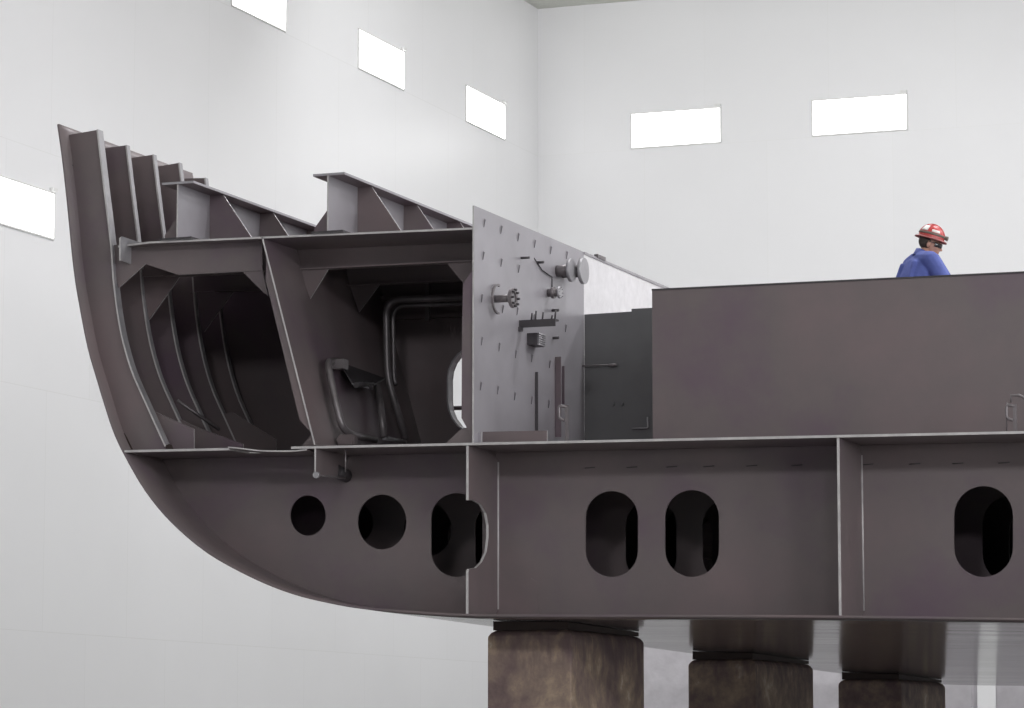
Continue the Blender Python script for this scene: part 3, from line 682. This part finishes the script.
def blobs(bm, chain, n=None):
    """spheres along a tapering chain of (point, radius or 3 radii)"""
    for (pa, ra), (pb, rb) in zip(chain, chain[1:]):
        pa, pb = V(pa), V(pb); ra = V(ra) if hasattr(ra, '__len__') else V((ra,) * 3); rb = V(rb) if hasattr(rb, '__len__') else V((rb,) * 3)
        L = (pb - pa).length; k = max(2, int(L / (min(min(ra), min(rb)) * 0.35)) + 1)
        for i in range(k + 1):
            t = i / k; p = pa.lerp(pb, t); r = ra.lerp(rb, t)
            bmesh.ops.create_icosphere(bm, subdivisions=2, radius=1, matrix=Matrix.Translation(p) @ Matrix.Diagonal((*r, 1)))
def remeshed(name, bm, voxel, mat, parent, smooth=2, cut=None):
    me = bpy.data.meshes.new(name); bm.to_mesh(me); bm.free(); o = link(name, me)
    m = o.modifiers.new('r', 'REMESH'); m.mode = 'VOXEL'; m.voxel_size = voxel; m.use_smooth_shade = True
    if smooth:
        s = o.modifiers.new('s', 'SMOOTH'); s.factor = 0.5; s.iterations = smooth
    dg = bpy.context.evaluated_depsgraph_get(); dg.update()
    nm = bpy.data.meshes.new_from_object(o.evaluated_get(dg)); o.modifiers.clear(); o.data = nm; bpy.data.meshes.remove(me)
    nm.name = name; nm.materials.clear(); nm.materials.append(mat)
    for p in nm.polygons: p.use_smooth = True
    o.parent = parent
    return o
# frame of the body: x forward, y to his left, z up; feet at z = 0
hip = V((0, 0, 0.94)); lean = math.radians(17)
def T(x, y, z):            # torso coordinates above the hips, leaning forward
    return hip + V((math.sin(lean) * z + math.cos(lean) * x, y, math.cos(lean) * z - math.sin(lean) * x))
neck = T(0.0, 0, 0.53); headc = T(0.05, 0, 0.662)
HM = Matrix.Translation(headc) @ Matrix.Rotation(math.radians(-36), 4, 'Z') @ Matrix.Rotation(math.radians(17), 4, 'Y')
def Hd(x, y, z): return HM @ V((x, y, z))
worker_px = atY(931, 276, 28.65)
PERSON = thing('person', 'person in blue work shirt, red hard hat and dark glasses, leaning forward', 'person', (worker_px.x, 28.65, ZP))
HEADING = math.radians(42)
bm = bmesh.new()
shl = {s: T(-0.0, s * 0.185, 0.46) for s in (1, -1)}
elb = {1: T(0.20, 0.27, 0.20), -1: T(0.24, -0.27, 0.22)}
wri = {1: T(0.40, 0.20, 0.12), -1: T(0.47, -0.17, 0.13)}
# trunk, neck
blobs(bm, [(T(0, 0, 0.02), (0.11, 0.15, 0.10)), (T(0, 0, 0.18), (0.10, 0.135, 0.1)), (T(0, 0, 0.36), (0.115, 0.16, 0.10)), (T(-0.01, 0, 0.46), (0.09, 0.15, 0.06)), (neck, (0.065, 0.065, 0.05))])
blobs(bm, [(T(0, 0, 0.46), 0.062), (Hd(-0.02, 0, -0.07), 0.055)])
# head: cranium, face, jaw, nose, ears, brow, lips
def hb_(x, y, z, r): 
    r = V(r) if hasattr(r, '__len__') else V((r,) * 3)
    bmesh.ops.create_icosphere(bm, subdivisions=3, radius=1, matrix=HM @ Matrix.Translation((x, y, z)) @ Matrix.Diagonal((*r, 1)))
hb_(-0.012, 0, 0.03, (0.098, 0.077, 0.085)); hb_(0.025, 0, -0.025, (0.072, 0.064, 0.085)); hb_(0.05, 0, -0.09, (0.038, 0.036, 0.028)); hb_(0.03, 0, -0.075, (0.05, 0.05, 0.035))
hb_(0.098, 0, -0.020, (0.012, 0.010, 0.024)); hb_(0.106, 0, -0.034, (0.014, 0.015, 0.011)); hb_(0.085, 0, 0.022, (0.012, 0.05, 0.010)); hb_(0.088, 0, -0.062, (0.008, 0.022, 0.006)); hb_(0.087, 0, -0.071, (0.008, 0.019, 0.006))
for s in (1, -1): hb_(-0.008, s * 0.078, -0.015, (0.018, 0.010, 0.032)); hb_(0.062, s * 0.04, -0.03, (0.022, 0.02, 0.02))
for s in (1, -1):
    blobs(bm, [(shl[s], 0.06), (shl[s].lerp(elb[s], .5), 0.05), (elb[s], 0.041), (elb[s].lerp(wri[s], .35), 0.043), (wri[s], (0.028, 0.03, 0.026))])
    f = (wri[s] - elb[s]).normalized(); sd = V((0, -s, 0)); sd = (sd - f * sd.dot(f)).normalized(); dn = f.cross(sd) * s
    if dn.z > 0: dn = -dn
    pm = wri[s] + f * 0.05
    for q in (-0.028, -0.009, 0.010, 0.028): blobs(bm, [(wri[s], 0.018), (wri[s] + f * 0.085 + sd * q, 0.0135)])
    for q, ln in ((-0.030, 0.062), (-0.010, 0.076), (0.010, 0.082), (0.030, 0.072)):
        k0 = wri[s] + f * 0.09 + sd * q; k1 = k0 + f * ln * 0.45 + dn * 0.012 + sd * q * .2; k2 = k1 + f * ln * 0.28 + dn * 0.022; k3 = k2 + f * ln * 0.14 + dn * 0.02
        blobs(bm, [(k0, 0.0105), (k1, 0.0095), (k2, 0.0085), (k3, 0.0075)])
    t0 = wri[s] + f * 0.025 + sd * 0.028; blobs(bm, [(t0, 0.014), (t0 + f * 0.035 + sd * 0.028 + dn * .008, 0.011), (t0 + f * 0.065 + sd * 0.034 + dn * .014, 0.009)])
    hj = hip + V((0, s * 0.09, -0.02)); kn = V((0.05, s * 0.11, 0.50)); an = V((-0.02, s * 0.12, 0.09))
    blobs(bm, [(hj, 0.09), (kn, 0.058), (kn.lerp(an, .35), 0.057), (an, 0.038)]); blobs(bm, [(an + V((-0.03, 0, -0.045)), 0.036), (an + V((0.15, 0, -0.055)), (0.04, 0.042, 0.026))])
body = remeshed('body', bm, 0.0065, M_SKIN, PERSON, 1)
# shirt with collar and sleeves
bm = bmesh.new()
blobs(bm, [(T(0, 0, -0.06), (0.135, 0.175, 0.08)), (T(0, 0, 0.12), (0.135, 0.175, 0.1)), (T(-0.01, 0, 0.30), (0.14, 0.20, 0.1)), (T(-0.015, 0, 0.43), (0.115, 0.185, 0.075)), (T(-0.005, 0, 0.515), (0.075, 0.085, 0.035))])
for s in (1, -1):
    blobs(bm, [(T(-0.02, s * 0.06, 0.47), 0.085), (shl[s] + V((0, 0, 0.0)), 0.083), (shl[s].lerp(elb[s], .5), 0.072), (elb[s], 0.064), (elb[s].lerp(wri[s], .4), 0.060), (elb[s].lerp(wri[s], .9), 0.046)])
    # soft creases at the sleeve and back
    blobs(bm, [(T(-0.115, s * 0.11, 0.40), 0.028), (T(-0.13, s * 0.13, 0.22), 0.02), (T(-0.12, s * 0.12, 0.02), 0.022)])
    blobs(bm, [(shl[s] + V((0.06, 0, 0.03)), 0.03), (elb[s] + V((0.05, 0, 0.05)), 0.02)])
shirt = remeshed('shirt', bm, 0.009, M_SHIRT, PERSON, 2)
bm = bmesh.new(); rr = []
for h, r in ((0.49, (0.082, 0.088)), (0.515, (0.076, 0.08)), (0.555, (0.070, 0.072)), (0.55, (0.064, 0.066)), (0.51, (0.068, 0.072))):
    rr.append([bm.verts.new(T(-0.012 + r[0] * math.cos(a) + (h - .49) * .1, r[1] * math.sin(a), h - 0.02 * math.cos(a))) for a in (2 * math.pi * k / 24 for k in range(24))])
for a, b in zip(rr, rr[1:]):
    for k in range(24): bm.faces.new([a[k], a[(k + 1) % 24], b[(k + 1) % 24], b[k]])
finish('collar', bm, M_SHIRT, shirt, True)
bm = bmesh.new(); blobs(bm, [(hip + V((0, 0, 0.05)), (0.125, 0.165, 0.08)), (hip + V((0, 0, -0.06)), (0.12, 0.165, 0.09))])
for s in (1, -1):
    hj = hip + V((0, s * 0.09, -0.05)); kn = V((0.05, s * 0.11, 0.50)); an = V((-0.02, s * 0.12, 0.12)); blobs(bm, [(hj, 0.103), (kn, 0.076), (kn.lerp(an, .4), 0.075), (an, 0.068)])
remeshed('trousers', bm, 0.011, M_TROUS, PERSON, 2)
for s in (1, -1):
    an = V((-0.02, s * 0.12, 0.09)); bm = bmesh.new(); blobs(bm, [(an + V((0, 0, 0.05)), 0.056), (an + V((-0.02, 0, -0.04)), (0.06, 0.05, 0.048))]); blobs(bm, [(an + V((-0.03, 0, -0.05)), (0.055, 0.048, 0.04)), (an + V((0.17, 0, -0.055)), (0.055, 0.052, 0.035))])
    o = remeshed('boot', bm, 0.009, M_BOOT, PERSON, 1)
# hair below the helmet
bm = bmesh.new(); bmesh.ops.create_icosphere(bm, subdivisions=3, radius=1, matrix=HM @ Matrix.Translation((-0.022, 0, 0.018)) @ Matrix.Diagonal((0.097, 0.081, 0.092, 1)))
inv = HM.inverted(); bmesh.ops.delete(bm, geom=[f for f in bm.faces if (lambda c: c.x > 0.0 and c.z < 0.05 or c.z < -0.06)(inv @ f.calc_center_median())], context='FACES')
finish('hair', bm, M_HAIR, PERSON, True)
# hard hat
NS = 36
def hat(prof_, mat, name, parent, sx=1.0, sy=0.86, c=(-0.012, 0, 0.052), closed=True):
    bm = bmesh.new(); rs = []
    for r, z in prof_:
        rs.append([bm.verts.new(Hd(c[0] + r * sx * math.cos(a), c[1] + r * sy * math.sin(a), c[2] + z)) for a in (2 * math.pi * k / NS for k in range(NS))])
    for a, b in zip(rs, rs[1:]):
        for k in range(NS): bm.faces.new([a[k], a[(k + 1) % NS], b[(k + 1) % NS], b[k]])
    if closed: bm.faces.new(rs[-1])
    bmesh.ops.remove_doubles(bm, verts=bm.verts, dist=0.0004)
    return finish(name, bm, mat, parent, True)
dome = [(0.122, -0.002)] + [(0.122 * math.cos(t), 0.128 * math.sin(t)) for t in (math.pi / 2 * k / 9 for k in range(1, 10))]
helm = hat(dome, M_HAT, 'helmet', PERSON)
hat([(0.118, 0.004), (0.142, -0.005), (0.152, -0.013), (0.152, -0.019), (0.140, -0.011), (0.116, -0.004)], M_BRIM, 'brim', helm, closed=False, sy=0.84)
hat([(0.1235, 0.022), (0.1275, 0.024), (0.125, 0.042), (0.1205, 0.043)], M_BAND, 'strap', helm, closed=False)
for k in (-1, 0, 1):     # ribs on the crown
    bm = bmesh.new(); pts = []
    for i in range(13):
        t = math.radians(12 + 156 * i / 12); yy = k * 0.022
        pts.append(Hd(-0.012 + 0.121 * math.cos(t), yy, 0.052 + 0.128 * math.sin(t) * (1 - abs(k) * .012)))
    tube(bm, pts, 0.005, 8); finish('crown_rib', bm, M_HAT, helm)
def sticker(a0, a1, z0, z1):
    bm = bmesh.new(); rows = []
    for j in range(5):
        z = z0 + (z1 - z0) * j / 4; t = math.asin(z / 0.128); row = []
        for i in range(9):
            a = math.radians(a0 + (a1 - a0) * i / 8); row.append(bm.verts.new(Hd(-0.012 + 0.1235 * math.cos(t) * math.cos(a), 0.86 * 0.1235 * math.cos(t) * math.sin(a), 0.052 + z * 1.012)))
        rows.append(row)
    for a, b in zip(rows, rows[1:]):
        for i in range(8): bm.faces.new([a[i], a[i + 1], b[i + 1], b[i]])
    o = finish('sticker', bm, M_HATW, helm, True); sd = o.modifiers.new('t', 'SOLIDIFY'); sd.thickness = 0.0015; sd.offset = 1
sticker(-150, -108, 0.050, 0.098); sticker(-88, -48, 0.048, 0.070)
# lamp at the front of the strap
bm = bmesh.new(); tube(bm, [Hd(0.105, 0, 0.085), Hd(0.135, 0, 0.082), Hd(0.14, 0, 0.082)], [0.016, 0.022, 0.018], 14); finish('head_lamp', bm, M_BAND, helm)
# safety glasses
bm = bmesh.new(); rows = []
for j in range(5):
    z = -0.022 + 0.04 * j / 4; row = []
    for i in range(17):
        a = math.radians(-72 + 144 * i / 16); row.append(bm.verts.new(Hd(0.018 + 0.088 * math.cos(a) + 0.003 * (1 - abs(j - 2) / 2), 0.079 * math.sin(a), z)))
    rows.append(row)
for a, b in zip(rows, rows[1:]):
    for i in range(16): bm.faces.new([a[i], a[i + 1], b[i + 1], b[i]])
gl = finish('safety_glasses', bm, M_LENS, PERSON, True); sd = gl.modifiers.new('t', 'SOLIDIFY'); sd.thickness = 0.003
for s in (1, -1):
    bm = bmesh.new(); tube(bm, [Hd(0.045, s * 0.077, 0.012), Hd(0.0, s * 0.083, 0.008), Hd(-0.03, s * 0.082, -0.006)], 0.004, 6); finish('temple', bm, M_LENS, gl)
    bm = bmesh.new(); bmesh.ops.create_icosphere(bm, subdivisions=2, radius=0.012, matrix=HM @ Matrix.Translation((0.083, s * 0.031, 0.0))); finish('eye', bm, M_EYE, PERSON, True)
PERSON.rotation_euler = (0, 0, HEADING)
# place him along the platform so that his helmet stands at its measured spot
top = Matrix.Rotation(HEADING, 4, 'Z') @ (HM @ V((-0.01, 0, 0.18)))
want = atY(935.3, 225.5, PERSON.location.y + top.y)
PERSON.location.x = want.x - top.x

# ------------------------------------------------------------------ light
LC, LS, LF, LW = 500, 390, 620, 205
def area(name, loc, sx, sy, e, rot=(0, 0, 0)):
    l = bpy.data.lights.new(name, 'AREA'); l.shape = 'RECTANGLE'; l.size = sx; l.size_y = sy; l.energy = e; l.color = (0.985, 0.985, 1.0)
    o = bpy.data.objects.new(name, l); COL.objects.link(o); o.location = loc; o.rotation_euler = rot
for X in (-11, -4, 3, 9):
    for Y in (31, 39): area('ceiling_lamp', (X, Y, ZC - 0.4), 3.0, 1.6, LC)
for X in (-16, -11, -5, 1):
    area('end_wall_fill', (X, 44, ZC - 0.5), 3.0, 1.6, LW, (math.radians(58), 0, 0))  # unseen fill added to brighten the end wall evenly
for Y in (4, 12, 20):
    for Z, e in ((5.0, LS * 1.5), (9.5, LS * 0.5)): area('side_wall_lamp', (XR - 0.05, Y, Z), 0.9, 3.0, e, (0, math.radians(90), 0))
for X in (-7, 3, 12):
    area('front_fill', (X, 3, 11.5), 3.0, 1.6, LF, (math.radians(62), 0, 0))  # unseen fill added from the camera side to lift front faces
w = bpy.data.worlds.new('hall'); scn.world = w; w.use_nodes = True
w.node_tree.nodes['Background'].inputs[0].default_value = (0.8, 0.82, 0.85, 1); w.node_tree.nodes['Background'].inputs[1].default_value = 0.12
scn.view_settings.view_transform = 'Standard'; scn.view_settings.look = 'None'; scn.view_settings.exposure = 0.0; scn.view_settings.gamma = 1.0
scn.view_settings.use_curve_mapping = False
scn.cycles.max_bounces = 10; scn.cycles.diffuse_bounces = 6
